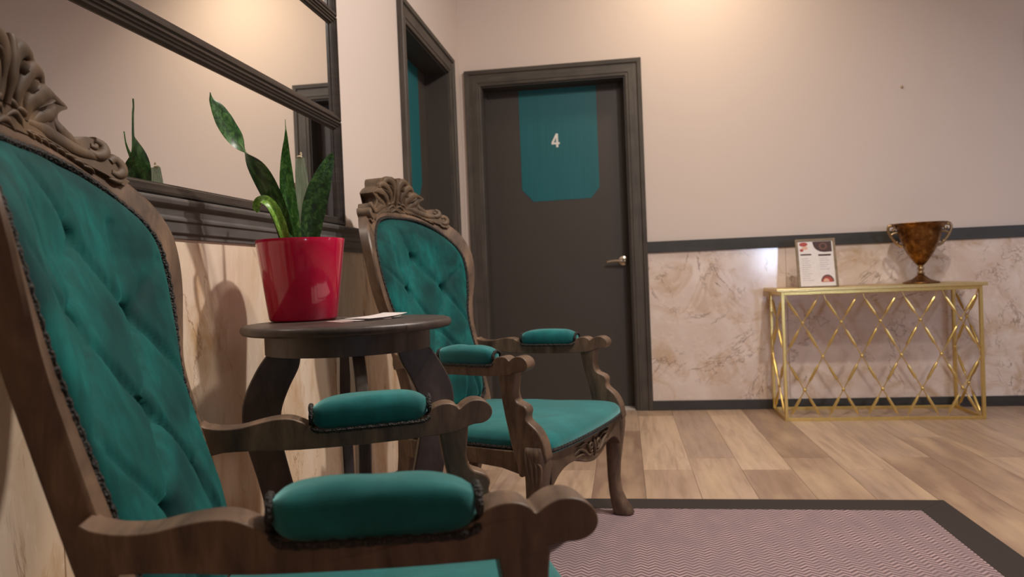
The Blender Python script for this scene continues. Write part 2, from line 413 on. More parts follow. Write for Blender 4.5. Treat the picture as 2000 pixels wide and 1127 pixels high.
def door(name, axis, hole, base, depth, teal, num=False, knob=None):
    h0, h1, ht = hole
    def P(u, d, z): return (u, base-d, z) if axis == 'x' else (base+d, u, z)
    def bxp(u0, u1, d0, d1, z0, z1):
        bm = bmesh.new()
        a = P(u0, d0, z0); b_ = P(u1, d1, z1)
        box(bm, min(a[0], b_[0]), max(a[0], b_[0]), min(a[1], b_[1]), max(a[1], b_[1]), z0, z1); return bm
    leaf = struct(name, bxp(h0+.012, h1-.012, -depth-.045, -depth, .008, ht-.012), door_m, smooth=False, bevel=.002)
    for bm, m in casing(axis, h0, h1, ht, base, 1, name): obj('casing', bm, m, leaf, smooth=False)
    obj('jamb', bxp(h0-.002, h0+.012, -depth-.06, .0, 0, ht), door_m, leaf, smooth=False)
    obj('jamb', bxp(h1-.012, h1+.002, -depth-.06, .0, 0, ht), door_m, leaf, smooth=False)
    obj('jamb', bxp(h0+.012, h1-.012, -depth-.06, .0, ht-.012, ht+.002), door_m, leaf, smooth=False)
    # dark stop strips
    obj('door_stop', bxp(h0+.012, h0+.022, -depth, -depth+.012, 0, ht-.012), door_m, leaf, smooth=False)
    obj('door_stop', bxp(h1-.022, h1-.012, -depth, -depth+.012, 0, ht-.012), door_m, leaf, smooth=False)
    obj('threshold', bxp(h0+.012, h1-.012, -depth-.045, -.004, 0, .006), thresh_m, leaf, smooth=False)
    t0, t1, tz0, tz1, ch = teal
    bm = bmesh.new()
    poly = [(t0, tz1), (t0, tz0+ch*1.1), (t0+ch, tz0), (t1-ch*.75, tz0+.005), (t1, tz0+ch), (t1, tz1)]
    prism(bm, poly, lambda p: P(p[0], -depth+.0002, p[1]), lambda p: P(p[0], -depth+.0018, p[1]))
    tp = obj('painted_panel', bm, teal_paint, leaf, smooth=False); tp['label'] = 'teal painted panel with cut lower corners'
    if num:
        nx, nz, s = num
        bm = bmesh.new()
        def q(*pts): prism(bm, [(nx+a*s, nz+b_*s) for a, b_ in pts], lambda p: P(p[0], -depth+.0018, p[1]), lambda p: P(p[0], -depth+.004, p[1]))
        q((.04, -.5), (.20, -.5), (.20, .5), (.04, .5))
        q((.04, .5), (-.30, -.14), (-.30, -.28), (-.13, -.28), (-.13, -.14), (.04, .2))
        q((-.13, -.28), (.04, -.28), (.04, -.14), (-.13, -.14))
        q((.20, -.28), (.31, -.28), (.31, -.14), (.20, -.14))
        n_ = obj('number_four', bm, white_m, tp, smooth=False); n_['label'] = 'white numeral 4'
    if knob:
        kx, kz = knob
        kd = base+depth
        bm = bmesh.new()
        pr = [(.031, 0), (.032, .006), (.029, .010), (.016, .014), (.013, .03), (.013, .042)]
        rings = [[(kx+r*cos(a*2*pi/28), kd-d, kz+r*sin(a*2*pi/28)) for a in range(28)] for r, d in pr]
        loft(bm, rings); rs = obj('door_handle', bm, steel, leaf)
        rs['label'] = 'nickel lever handle'
        bm = bmesh.new()
        pts = catmull([(kx+.012, kd-.045, kz), (kx-.02, kd-.048, kz+.001), (kx-.06, kd-.046, kz+.001), (kx-.10, kd-.040, kz-.003)], 6)
        tube(bm, pts, lambda s: .011-.004*s, 10); obj('lever', bm, steel, rs)
        bm = bmesh.new(); rings = [[(kx+r*cos(a*2*pi/16), kd-d, kz+r*sin(a*2*pi/16)) for a in range(16)] for r, d in ((.006, .055), (.0055, .0575), (.002, .0575))]
        loft(bm, rings); obj('keyhole', bm, door_m, rs)
    return leaf
door('door_1', 'x', D4, YB, .12, (.352, .845, 1.325, 2.036, .072), (.578, 1.706, .086), (.976, .925))
door('door_2', 'y', DL, 0, .13, (3.63, 4.115, 1.32, 2.040, .072))
# third doorway further right on the back wall (seen in the mirror)
door('door_3', 'x', (3.378, 4.20, 2.055), YB, -.006, (3.54, 4.02, 1.33, 2.03, .07))

# ---------------------------------------------------------------- mirrors on the left wall
def mirror(z0, z1, label, y0=-.35, y1=2.497):
    r = thing('wall_mirror', label, 'mirror', (0, 0, z0), group=None)
    fwid = .030
    pr = [(0, .0), (0, .024), (.004, .028), (.009, .028), (.011, .023), (.016, .022), (.018, .018), (.024, .017), (.027, .012), (.030, .010), (.030, .0)]
    def ring(y, z, sy, sz): return [(d+.0005, y+sy*o, z-z0+sz*o) for o, d in pr]
    cs = [ring(y0, z0, 1, 1), ring(y1, z0, -1, 1), ring(y1, z1, -1, -1), ring(y0, z1, 1, -1)]
    for i in range(4):
        bm = bmesh.new(); loft(bm, [cs[i], cs[(i+1) % 4]]); obj('frame_moulding', bm, mirror_wood, r, smooth=False)
    obj('mirror_glass', bx(.002, .008, y0+fwid-.003, y1-fwid+.003, fwid-.003, z1-z0-fwid+.003), mir_m, r, smooth=False)
    return r
mirror(1.0495, 1.409, 'lowest dark framed wide wall mirror resting on the moulded rail')
mirror(1.4095, 1.771, 'middle dark framed wide wall mirror, second above the rail')
mirror(1.7715, 2.133, 'topmost dark framed wall mirror, only its lower right corner seen')

# ---------------------------------------------------------------- armchairs (local: +x forward, +y the sitter's left)
def BC(z): return .3+.8*min(1, max(0, (z-.55)/.35))
def Y0(z): return -.130-.21*(z-.45)-(BC(z)-.3)*.084
DROP = [0.0]              # the two hand-carved backs differ slightly in height
def bsurf(x, z, d=0):     # x lateral, z up, d forward -> chair-local position
    q = max(0, min(1, (z-.88)/.20)); z = z-DROP[0]*q*q*(3-2*q)
    return (Y0(z)+BC(z)*x*x+d, x, z)
OUT = [(0, .355), (.15, .36), (.232, .385), (.238, .5), (.243, .6), (.246, .66), (.252, .73), (.276, .79), (.297, .85), (.306, .905), (.305, .96), (.287, 1.01), (.268, 1.035), (.235, 1.062), (.19, 1.09), (.12, 1.115), (.06, 1.128), (0, 1.132)]
INN = [(0, .415), (.13, .417), (.192, .435), (.200, .5), (.204, .58), (.208, .65), (.221, .73), (.243, .79), (.260, .86), (.263, .92), (.248, .965), (.215, 1.003), (.175, 1.035), (.13, 1.056), (.08, 1.067), (.04, 1.070), (0, 1.070)]
def loop(half, n=6):
    full = [Vector((x, z, 0)) for x, z in half]+[Vector((-x, z, 0)) for x, z in half[-2:0:-1]]
    P = catmull(full, n, True); Q = P+[P[0]]; D = [0]
    for a, b_ in zip(Q, Q[1:]): D.append(D[-1]+(b_-a).length)
    out = []; k = 0; N = 200
    for i in range(N):
        s = D[-1]*i/N
        while D[k+1] < s: k += 1
        v = Q[k].lerp(Q[k+1], (s-D[k])/(D[k+1]-D[k])); out.append((v.x, v.y))
    return out
LO, LI = loop(OUT), loop(INN)

def back_frame_bm():
    bm = bmesh.new(); n = len(LO)
    def lerp(i, s): return (LI[i][0]*(1-s)+LO[i][0]*s, LI[i][1]*(1-s)+LO[i][1]*s)
    prof = [(0, -.034), (0, .004), (.06, .010), (.14, .012), (.30, .009), (.70, .006), (.90, .004), (1, -.002), (1, -.034)]
    R_ = []
    for s, d in prof:
        R_.append([bm.verts.new(bsurf(*lerp(i, s), d)) for i in range(n)])
    m = len(R_)
    for k in range(m):
        a, b_ = R_[k], R_[(k+1) % m]
        for i in range(n): bm.faces.new((a[i], a[(i+1) % n], b_[(i+1) % n], b_[i]))
    return bm

BUT = [(-.085, .585), (.085, .585), (0, .70), (-.105, .815), (.105, .815), (0, .93)]
FOLD = []
def addf(a, b_, dep=.012, wd=.010): FOLD.append((Vector(a), Vector(b_), dep, wd))
for s in (-1, 1):
    addf((0, .70), (s*.085, .585), .013, .008); addf((0, .70), (s*.105, .815), .010, .008)
    addf((0, .93), (s*.105, .815), .010, .008)
    addf((s*.085, .585), (s*.055, .43), .013, .009); addf((s*.085, .585), (s*.135, .44), .011, .008)
    addf((s*.105, .815), (s*.19, .70), .010, .009); addf((s*.105, .815), (s*.13, .96), .008, .009)
    addf((0, .93), (s*.055, 1.04), .007, .009); addf((s*.085, .585), (s*.18, .68), .008, .008); addf((s*.105, .815), (s*.23, .90), .006, .009)
def segd(p, a, b_):
    ab = b_-a; s = max(0, min(1, (p-a).dot(ab)/ab.length_squared)); return (p-(a+ab*s)).length, s
def puff(x, z, t_, seed):
    e = max(0, 1-t_**3.2)**.5
    h = .046*e
    h += .010*sin(x*26+seed)*e*.35
    p = Vector((x+.010*noise.noise(Vector((x*9, z*9, seed))), z+.012*noise.noise(Vector((x*9+7, z*9, seed)))))
    for a, b_, dep, wd in FOLD:
        d, s = segd(p, a, b_)
        if d < wd*5:
            h -= dep*1.45*math.exp(-(d/wd)**2)*e*(1-.35*s)
    for bx_, bz in BUT:
        d = sqrt((p.x-bx_)**2+(p.y-bz)**2)
        h -= .018*math.exp(-(d/.017)**2)*e
    h += .0045*noise.noise(Vector((x*22, z*6, seed+3)))*e+.0010*noise.noise(Vector((x*60, z*18, seed+9)))*e
    return h
def cushion_bm(seed):
    bm = bmesh.new(); n = len(LI); K = 56; c0 = (0, .76)
    def pt(i, t_):
        # medial centre clamped so the rings stay inside the long outline
        zx = max(.52, min(.94, LI[i][1])); cx, cz = 0, zx*.75+.76*.25
        return cx+(LI[i][0]-cx)*t_, cz+(LI[i][1]-cz)*t_
    return bm, pt, K
def cushion(seed):
    # rectangular (u,v) grid shaped to the inner outline
    bm = bmesh.new(); NU, NV = 72, 150
    zb, zt = .418, 1.067
    zs = [p[1] for p in INN[2:]]; 
    ring = [p for p in LI if p[0] >= 0 and p[1] > .40]
    ring.sort(key=lambda p: p[1])
    zz = [p[1] for p in ring]; xx = [p[0] for p in ring]
    rows = []
    for j in range(NV+1):
        v_ = j/NV; v2 = .5-.5*cos(pi*v_)*1.0; v3 = v_*.55+v2*.45
        z = zb+(zt-zb)*v3
        hw = interp(z, zz, xx)*.995
        row = []
        for i in range(NU+1):
            u_ = sin((i/NU-.5)*pi)
            x = hw*u_
            tv = max(0, 1-(z-zb)/.10) if z < zb+.10 else max(0, (z-(zt-.12))/.12)
            t_ = max(abs(u_)**1.0, 0); tt = min(1, (t_**4+tv**4)**.25)
            row.append(bm.verts.new(bsurf(x, z, puff(x, z, tt, seed)+.002)))
        rows.append(row)
    for a, b_ in zip(rows, rows[1:]):
        for i in range(NU): bm.faces.new((a[i], a[i+1], b_[i+1], b_[i]))
    # closed back
    back = []
    for row in (rows[0], rows[-1]): pass
    loopv = rows[0]+[r[-1] for r in rows[1:]]+rows[-1][-2::-1]+[r[0] for r in rows[-2:0:-1]]
    bk = [bm.verts.new((v.co.x-.03, v.co.y, v.co.z)) for v in loopv]
    L = len(loopv)
    for i in range(L): bm.faces.new((loopv[i], loopv[(i+1) % L], bk[(i+1) % L], bk[i]))
    bm.faces.new(bk)
    return bm

def braid(pts, r, closed=False, seg=6):
    bm = bmesh.new(); P = [Vector(p) for p in pts]; out = []
    # resample densely and modulate the radius to read as braid
    L = 0; D = [0]
    Q = P+([P[0]] if closed else [])
    for a, b_ in zip(Q, Q[1:]): L += (b_-a).length; D.append(L)
    N = int(L/.0035); res = []
    k = 0
    for i in range(N):
        s = L*i/N
        while k < len(D)-2 and D[k+1] < s: k += 1
        f = (s-D[k])/max(1e-9, D[k+1]-D[k]); res.append(Q[k].lerp(Q[k+1], f))
    n = len(res)
    tube(bm, res, lambda s: r*(.92+.14*sin(s*n*1.25)), seg, closed)
    return bm

# arm profile (x forward, z)
ARM = [(-.158, .630), (-.146, .627), (-.125, .622), (-.095, .621), (-.068, .626), (-.040, .630), (-.016, .629), (.004, .621), (.022, .611), (.050, .607), (.12, .607), (.190, .608), (.214, .613), (.224, .624), (.240, .630), (.256, .630), (.267, .625), (.273, .619), (.281, .625), (.296, .632), (.314, .631), (.328, .622), (.333, .609), (.328, .597), (.315, .590), (.298, .589), (.284, .585), (.262, .578), (.20, .574), (.10, .573), (.0, .575), (-.06, .580), (-.12, .583), (-.158, .580)]
POSTP = [(.237, .600), (.284, .600), (.285, .560), (.283, .535), (.287, .518), (.293, .507), (.306, .501), (.319, .494), (.325, .482), (.322, .468), (.325, .456), (.336, .446), (.352, .432), (.364, .414), (.372, .395), (.376, .372), (.374, .345), (.300, .300), (.290, .33), (.279, .365), (.270, .40), (.262, .44), (.254, .475), (.245, .515), (.239, .55)]
def ax(f, s): return s*(.254+(f+.155)/.478*.061)       # splay of the arms
def arm_bm(s):
    bm = bmesh.new(); poly = [(v.x, v.y) for v in catmull([(a, b_, 0) for a, b_ in ARM], 3, True)]
    wd = lambda f: .0225+.003*max(0, min(1, (f-.2)/.1))
    prism(bm, poly, lambda p: (p[0], ax(p[0], s)-wd(p[0]), p[1]), lambda p: (p[0], ax(p[0], s)+wd(p[0]), p[1])); return bm
def post_bm(s):
    bm = bmesh.new(); poly = [(v.x, v.y) for v in catmull([(a, b_, 0) for a, b_ in POSTP], 3, True)]
    yc = lambda z: .3075+.010*max(0, min(1, (.56-z)/.10))
    prism(bm, poly, lambda p: (p[0], s*(yc(p[1])-.0215), p[1]), lambda p: (p[0], s*(yc(p[1])+.0215), p[1])); return bm
def pad_bm(s):
    bm = bmesh.new(); rings = []; n = 30; m = 22
    for i in range(n+1):
        u_ = i/n; f = .017+.203*u_
        e = max(.0, 1-abs(2*u_-1)**4.5)**.5; e = max(e, .30 if i in (0, n) else e)
        hh = .0255*e; ww = .0325*(.55+.45*e)*min(1, e*1.5)
        zc = .630+.004*sin(u_*pi); ring = []
        for k in range(m):
            a = 2*pi*k/m
            ca, sa = cos(a), sin(a)
            px = ww*(abs(ca)**(.75 if sa > 0 else .35))*(1 if ca > 0 else -1); pz = hh*(abs(sa)**.9)*(1 if sa > 0 else -1.25)
            ring.append((f, ax(f, s)+px, zc+pz+.003*noise.noise(Vector((f*20, k*.4, s)))))
        rings.append(ring)
    loft(bm, rings); return bm
def pad_trim_bm(s):
    pts = []
    for k in range(40):
        a = 2*pi*k/40; ca, sa = cos(a), sin(a)
        f = .1185+.102*(abs(ca)**.35)*(1 if ca > 0 else -1); w_ = .0312*(abs(sa)**.45)*(1 if sa > 0 else -1)
        pts.append((f, ax(f, s)+w_, .6035+.010*abs(ca)**6))
    bm = braid(pts, .0046, True)
    # gathered braid tucked round both ends
    for e, f in ((-1, .0185), (1, .2185)):
        b2 = [(f+e*.001*abs(cos(a)), ax(f, s)+.0215*sin(a), .6275+.0165*cos(a)) for a in [2*pi*i/24 for i in range(24)]]
        tmp = braid(b2, .0046, True); me_ = bpy.data.meshes.new('tmp'); tmp.to_mesh(me_); tmp.free(); bm.from_mesh(me_); bpy.data.meshes.remove(me_)
    return bm
def seat_outline():
    h = [(.392, 0), (.390, .12), (.384, .21), (.376, .270), (.366, .292), (.345, .296), (.28, .291), (.2, .288), (.08, .276), (-.04, .256), (-.115, .242), (-.135, .20), (-.14, 0)]
    full = [(a, b_, 0) for a, b_ in h]+[(a, -b_, 0) for a, b_ in h[-2:0:-1]]
    return [(v.x, v.y) for v in catmull(full, 5, True)]
SO = seat_outline()
def seat_bm(seed):
    bm = bmesh.new(); c0 = (.13, 0); n = len(SO); rings = []
    # side below the edge, then the crown
    for t_, z in ((.985, .358), (1.0, .362), (1.008, .374), (1.006, .386), (.995, .394)):
        rings.append([(c0[0]+(x-c0[0])*t_, y*t_, z) for x, y in SO])
    for k in range(1, 28):
        t_ = .995*(1-k/28.0)
        z = .394+.028*(1-t_**5)**.6
        rings.append([(c0[0]+(x-c0[0])*t_, y*t_, z+.004*noise.noise(Vector((x*t_*10, y*t_*14, seed)))*(1-t_**6)) for x, y in SO])
    R_ = loft(bm, rings, True, False)
    bm.faces.new(R_[0]); bm.faces.new(R_[-1]); return bm
def leg_front_bm(s):
    # sections: (z, x centre, x half, y centre, y half)
    sec = [(.385, .338, .034, .316, .027), (.36, .340, .037, .316, .030), (.33, .342, .036, .317, .031), (.29, .340, .032, .318, .030), (.24, .336, .0275, .320, .0265), (.19, .332, .0235, .322, .0235), (.14, .330, .0215, .324, .0215), (.09, .333, .022, .327, .022), (.055, .341, .027, .332, .026), (.03, .350, .033, .336, .029), (.012, .356, .036, .338, .030), (.0065, .356, .033, .338, .028)]
    bm = bmesh.new(); rings = []
    for z, xc, xh, yc, yh in sec:
        ring = []
        for k in range(20):
            a = 2*pi*k/20; ca, sa = cos(a), sin(a)
            ring.append((xc+xh*abs(ca)**.7*(1 if ca > 0 else -1), s*yc+yh*abs(sa)**.7*(1 if sa > 0 else -1), z))
        rings.append(ring)
    loft(bm, rings); return bm
def leg_rear_bm(s):
    sec = [(.44, -.150, .020, .222, .021), (.37, -.150, .024, .224, .023), (.30, -.152, .024, .226, .022), (.2, -.166, .021, .228, .020), (.1, -.192, .019, .232, .018), (.03, -.222, .018, .236, .018), (.0002, -.235, .019, .238, .018)]
    bm = bmesh.new()
    loft(bm, [[(xc+a*xh, s*yc+b_*yh, z) for a, b_ in ((-1, -1), (1, -1), (1, 1), (-1, 1))] for z, xc, xh, yc, yh in sec]); return bm
def apron_bm():
    bm = bmesh.new()
    half = [(0, .276), (.04, .280), (.085, .290), (.12, .303), (.165, .308), (.21, .304), (.25, .290), (.29, .262)]
    low = [(v.x, v.y) for v in catmull([(-a, b_, 0) for a, b_ in half[:0:-1]]+[(a, b_, 0) for a, b_ in half], 4)]
    fr = lambda x: .386-.20*x*x
    poly = low+[(.29, .366), (.15, .366), (0, .366), (-.15, .366), (-.29, .366)]
    prism(bm, poly, lambda p: (fr(p[0]), p[0], p[1]), lambda p: (fr(p[0])-.032, p[0], p[1])); return bm
def side_rail_bm(s):
    bm = bmesh.new(); pts = [(-.13, .305), (-.05, .312), (.1, .318), (.22, .312), (.30, .295), (.33, .29), (.33, .363), (-.13, .363)]
    f = lambda x: .246+(x+.13)/.46*.052
    prism(bm, pts, lambda p: (p[0], s*(f(p[0])-.016), p[1]), lambda p: (p[0], s*(f(p[0])+.016), p[1])); return bm

def relief(bm, pts, w_, h_, surf, tap=(0.25, .15), seg=9, n=5):
    """raised half-round rib along a 2D path on a carved surface; surf(a,b,d)->3D"""
    P = catmull([(a, b_, 0) for a, b_ in pts], n); m = len(P); rings = []
    for i, p in enumerate(P):
        a = P[max(0, i-1)]; b_ = P[min(m-1, i+1)]; d = (b_-a).normalized(); q = Vector((-d.y, d.x, 0)); s = i/(m-1)
        tp = min(1, tap[0]+(1-tap[0])*min(1, s/.35))*min(1, tap[1]+(1-tap[1])*min(1, (1-s)/.4))
        ring = []
        for k in range(seg):
            an = pi*k/(seg-1); o = p+q*(w_*tp*cos(an)); ring.append(surf(o.x, o.y, h_*tp*sin(an)**.6))
        for k in (seg-2, 1):
            pass
        o1 = p-q*w_*tp*.9; o0 = p+q*w_*tp*.9
        ring.append(surf(o1.x, o1.y, -.006)); ring.append(surf(o0.x, o0.y, -.006))
        rings.append(ring)
    loft(bm, rings)
def spiral(cx, cz, r0, r1, a0, turns, s=1, n=16):
    return [(cx+s*(r0+(r1-r0)*i/n)*cos(a0+turns*2*pi*i/n), cz+(r0+(r1-r0)*i/n)*sin(a0+turns*2*pi*i/n)) for i in range(n+1)]

def crest_plate_bm():
    half = [(0, 1.206), (.020, 1.213), (.040, 1.211), (.050, 1.203), (.062, 1.207), (.078, 1.204), (.090, 1.192), (.096, 1.176), (.112, 1.170), (.130, 1.162), (.152, 1.148), (.138, 1.140), (.128, 1.131), (.130, 1.116), (.142, 1.104), (.158, 1.103), (.174, 1.110), (.190, 1.108), (.202, 1.099), (.208, 1.091), (.221, 1.091), (.233, 1.082), (.236, 1.070), (.230, 1.058), (.240, 1.050)]
    bot = [(.225, 1.040), (.195, 1.055), (.155, 1.070), (.11, 1.083), (.06, 1.090), (0, 1.092)]
    right = [(v.x, v.y) for v in catmull([(a, b_, 0) for a, b_ in half], 3)]
    poly = right+bot[:-1]
    full = poly+[(0, 1.092)]+[(-a, b_) for a, b_ in bot[-2::-1]]+[(-a, b_) for a, b_ in right[:0:-1]]
    bm = bmesh.new()
    fwd = lambda x, z: .010+.030*max(0, min(1, (z-1.10)/.1))*math.exp(-(x/.13)**2)+.006*math.exp(-((x*x-.04)/.02)**2)
    prism(bm, full, lambda p: bsurf(p[0], p[1], fwd(*p)), lambda p: bsurf(p[0], p[1], -.038))
    bmesh.ops.triangulate(bm, faces=[f for f in bm.faces if len(f.verts) > 4])
    def sf(a, b_, d): return bsurf(a, b_, d+fwd(a, b_)-.002)
    for s in (-1, 1):
        M_ = lambda L: [(s*a, b_) for a, b_ in L]
        # tumbling acanthus folds, each rolling outwards and down
        relief(bm, M_([(.012, 1.120), (.006, 1.150), (.014, 1.180), (.034, 1.198), (.056, 1.200), (.070, 1.188)]), .0135, .012, sf, (.4, .6))
        relief(bm, M_([(.034, 1.112), (.030, 1.136), (.044, 1.162), (.068, 1.180), (.090, 1.180), (.098, 1.168)]), .0125, .013, sf, (.35, .5))
        relief(bm, M_([(.052, 1.108), (.058, 1.132), (.084, 1.150), (.112, 1.157), (.150, 1.148)]), .0145, .014, sf, (.4, .10))
        relief(bm, M_([(.064, 1.106), (.088, 1.120), (.112, 1.130), (.126, 1.142)]), .0105, .008, sf, (.4, .4))
        relief(bm, M_([(.050, 1.186), (.036, 1.172), (.032, 1.152)]), .004, .016, sf)
        relief(bm, M_([(.080, 1.168), (.062, 1.154), (.052, 1.136)]), .004, .017, sf)
        relief(bm, M_([(.118, 1.152), (.094, 1.142), (.072, 1.126)]), .003, .018, sf)
        relief(bm, M_([(.020, 1.120), (.042, 1.118), (.060, 1.108)]), .005, .009, sf)
        # long S leaf running down the frame to its rolled lobes
        relief(bm, M_([(.045, 1.108), (.085, 1.106), (.120, 1.096), (.155, 1.086), (.188, 1.082)]), .0105, .009, sf, (.3, .6))
        relief(bm, M_([(.120, 1.126), (.128, 1.112), (.146, 1.100), (.168, 1.092)]), .009, .007, sf, (.5, .3))
        relief(bm, M_([(.172, 1.090), (.184, 1.084), (.199, 1.090), (.200, 1.102), (.188, 1.108)]), .0085, .010, sf, (.5, .6), n=3)
        relief(bm, M_([(.178, 1.098), (.186, 1.096), (.190, 1.101)]), .0045, .006, sf, (.8, .8), n=3)
        relief(bm, M_([(.206, 1.062), (.216, 1.058), (.228, 1.064), (.229, 1.076), (.219, 1.084), (.209, 1.078)]), .0085, .008, sf, (.5, .6), n=3)
        relief(bm, M_([(.20, 1.050), (.214, 1.046), (.230, 1.048)]), .004, .004, sf)
        # feathered leaf
        for k in range(8):
            t_ = k/7; bx0, bz0 = .050+.105*t_, 1.096-.010*t_-.022*t_*t_
            relief(bm, M_([(bx0, bz0), (bx0+.011, bz0-.003), (bx0+.020, bz0-.011)]), .0030, .006, sf, (.6, .2), seg=6, n=3)
        relief(bm, M_([(.040, 1.100), (.08, 1.094), (.13, 1.080), (.175, 1.058)]), .0030, .006, sf, seg=6)
        relief(bm, M_([(.0, 1.100), (.020, 1.112), (.038, 1.104), (.052, 1.090)]), .005, .009, sf)
        relief(bm, M_([(.004, 1.128), (.022, 1.122), (.034, 1.110)]), .005, .008, sf)
    relief(bm, [(0, 1.118), (0, 1.15), (0, 1.18), (0, 1.205)], .010, .017, sf, (.5, .7))
    relief(bm, [(-.03, 1.088), (0, 1.100), (.03, 1.088)], .005, .008, sf)
    return bm
def apron_relief_bm():
    bm = bmesh.new()
    sf = lambda a, b_, d: (.386-.20*a*a+d-.001, a, b_)
    for s in (-1, 1):
        M_ = lambda L: [(s*a, b_) for a, b_ in L]
        relief(bm, M_(spiral(.030, .325, .018, .004, radians(230), 1.2)), .0040, .006, sf, (.6, .7), n=2)
        relief(bm, M_([(.012, .300), (.05, .303), (.085, .322), (.12, .333), (.15, .325)]), .0055, .007, sf)
        relief(bm, M_([(.05, .335), (.08, .345), (.115, .342), (.145, .348)]), .004, .006, sf)
        relief(bm, M_([(.07, .305), (.10, .315), (.14, .313)]), .004, .006, sf)
    relief(bm, [(0, .290), (0, .32), (0, .35)], .007, .008, sf)
    return bm
def knee_relief_bm(s):
    bm = bmesh.new()
    # grooves cut-looking ribs on the outer knee
    for k in range(4):
        yy = .318+s*0
        x0 = .316+.014*k
        sf = lambda a, b_, d: (a, s*(.3435+d), b_)
        relief(bm, [(x0-.004*k, .375-.010*k), (x0+.004, .335), (x0+.012-.004*k, .29), (x0+.016-.008*k, .245+.008*k)], .0045, .006, sf, seg=7)
    return bm

shared = {}
def armchair(seed, label, loc, rz, drop=0.0):
    DROP[0] = drop
    r = thing('carved_armchair', label, 'armchair', loc, rz, 'green velvet carved armchairs along the left wall')
    obj('back_frame', back_frame_bm(), chair_wood, r, auto=40)
    obj('crest_carving', crest_plate_bm(), crest_wood, r, auto=35)
    bk = obj('backrest', cushion(seed), velvet_m, r, auto=180)
    n = len(LI)
    pts = [bsurf(x*(1.0), z, .0115) for x, z in LI]
    tr = obj('braid_trim', braid(pts, .0058, True), trim_m, bk)
    for bx_, bz in BUT:
        bm = bmesh.new(); p = bsurf(bx_, bz, .0135); ball(bm, p, .008, 10, 6, (.5, 1, 1)); obj('button', bm, velvet_m, bk)
    for s in (1, -1):
        obj('arm_rail', arm_bm(s), chair_wood, r, bevel=.0045, seg=3)
        p = obj('arm_pad', pad_bm(s), velvet_s, r, auto=180)
        obj('braid_trim', pad_trim_bm(s), trim_m, p)
        q = obj('arm_support', post_bm(s), chair_wood, r, bevel=.005, seg=3)
        lg = obj('leg', leg_front_bm(s), chair_wood, r, auto=180); obj('carving', knee_relief_bm(s), chair_wood, lg)
        obj('leg', leg_rear_bm(s), chair_wood, r, bevel=.004)
        obj('side_rail', side_rail_bm(s), chair_wood, r, bevel=.003)
    ap = obj('seat_rail', apron_bm(), chair_wood, r, bevel=.003); obj('carving', apron_relief_bm(), crest_wood, ap)
    obj('rear_rail', bx(-.165, -.135, -.21, .21, .30, .362), chair_wood, r, smooth=False, bevel=.002)
    st = obj('seat', seat_bm(seed), velvet_s, r, auto=180)
    obj('braid_trim', braid([(x*1.0+.0, y, .3695) for x, y in [(.13+(a-.13)*1.008, b_*1.008) for a, b_ in SO]], .0062, True), trim_m, st)
    return r
armchair(1.7, 'carved wooden armchair in teal velvet at the left edge, nearest the viewer', (.5148, .9447, 0), .3392, .026)
armchair(5.3, 'carved wooden armchair in teal velvet beyond the round side table, beside the doors', (.5007, 2.4362, 0), -.3219)

# ---------------------------------------------------------------- round side table
TX, TY, TZ = .343, 1.655, .764
tb = thing('round_side_table', 'dark round wooden side table with curved legs between the two armchairs', 'table', (TX, TY, 0), 0)
bm = bmesh.new(); lathe(bm, [(.226, TZ-.021), (.233, TZ-.019), (.237, TZ-.013), (.2365, TZ-.006), (.2325, TZ-.0015), (.228, TZ)], 72); obj('table_top', bm, table_wood, tb, auto=50)
bm = bmesh.new(); lathe(bm, [(.165, TZ-.022), (.186, TZ-.022), (.186, TZ-.066), (.165, TZ-.066)], 64); obj('apron', bm, table_wood, tb, auto=30)
LEGP_O = [(.180, .700), (.205, .665), (.232, .610), (.240, .560), (.232, .50), (.212, .42), (.196, .34), (.188, .26), (.190, .18), (.204, .10), (.232, .03), (.240, 0)]
LEGP_I = [(.180, 0), (.160, .05), (.134, .12), (.120, .20), (.118, .28), (.128, .36), (.145, .44), (.158, .51), (.156, .57), (.138, .62), (.115, .665), (.108, .700)]
a0 = atan2(.355, .935)+.10
for k in range(4):
    bm = bmesh.new(); poly = [(v.x, v.y) for v in catmull([(a, b_, 0) for a, b_ in LEGP_O], 5)]+[(v.x, v.y) for v in catmull([(a, b_, 0) for a, b_ in LEGP_I], 5)]
    prism(bm, poly, lambda p: (p[0], -.013, p[1]), lambda p: (p[0], .013, p[1]))
    l = obj('leg', bm, table_wood, tb, bevel=.003); l.rotation_euler = (0, 0, a0+k*pi/2)
for k in range(2):
    bm = bx(-.125, .125, -.011, .011, .205-.0*k, .235); l = obj('stretcher', bm, table_wood, tb, smooth=False, bevel=.002); l.rotation_euler = (0, 0, a0+k*pi/2)
    if k: l.location.z = .0005

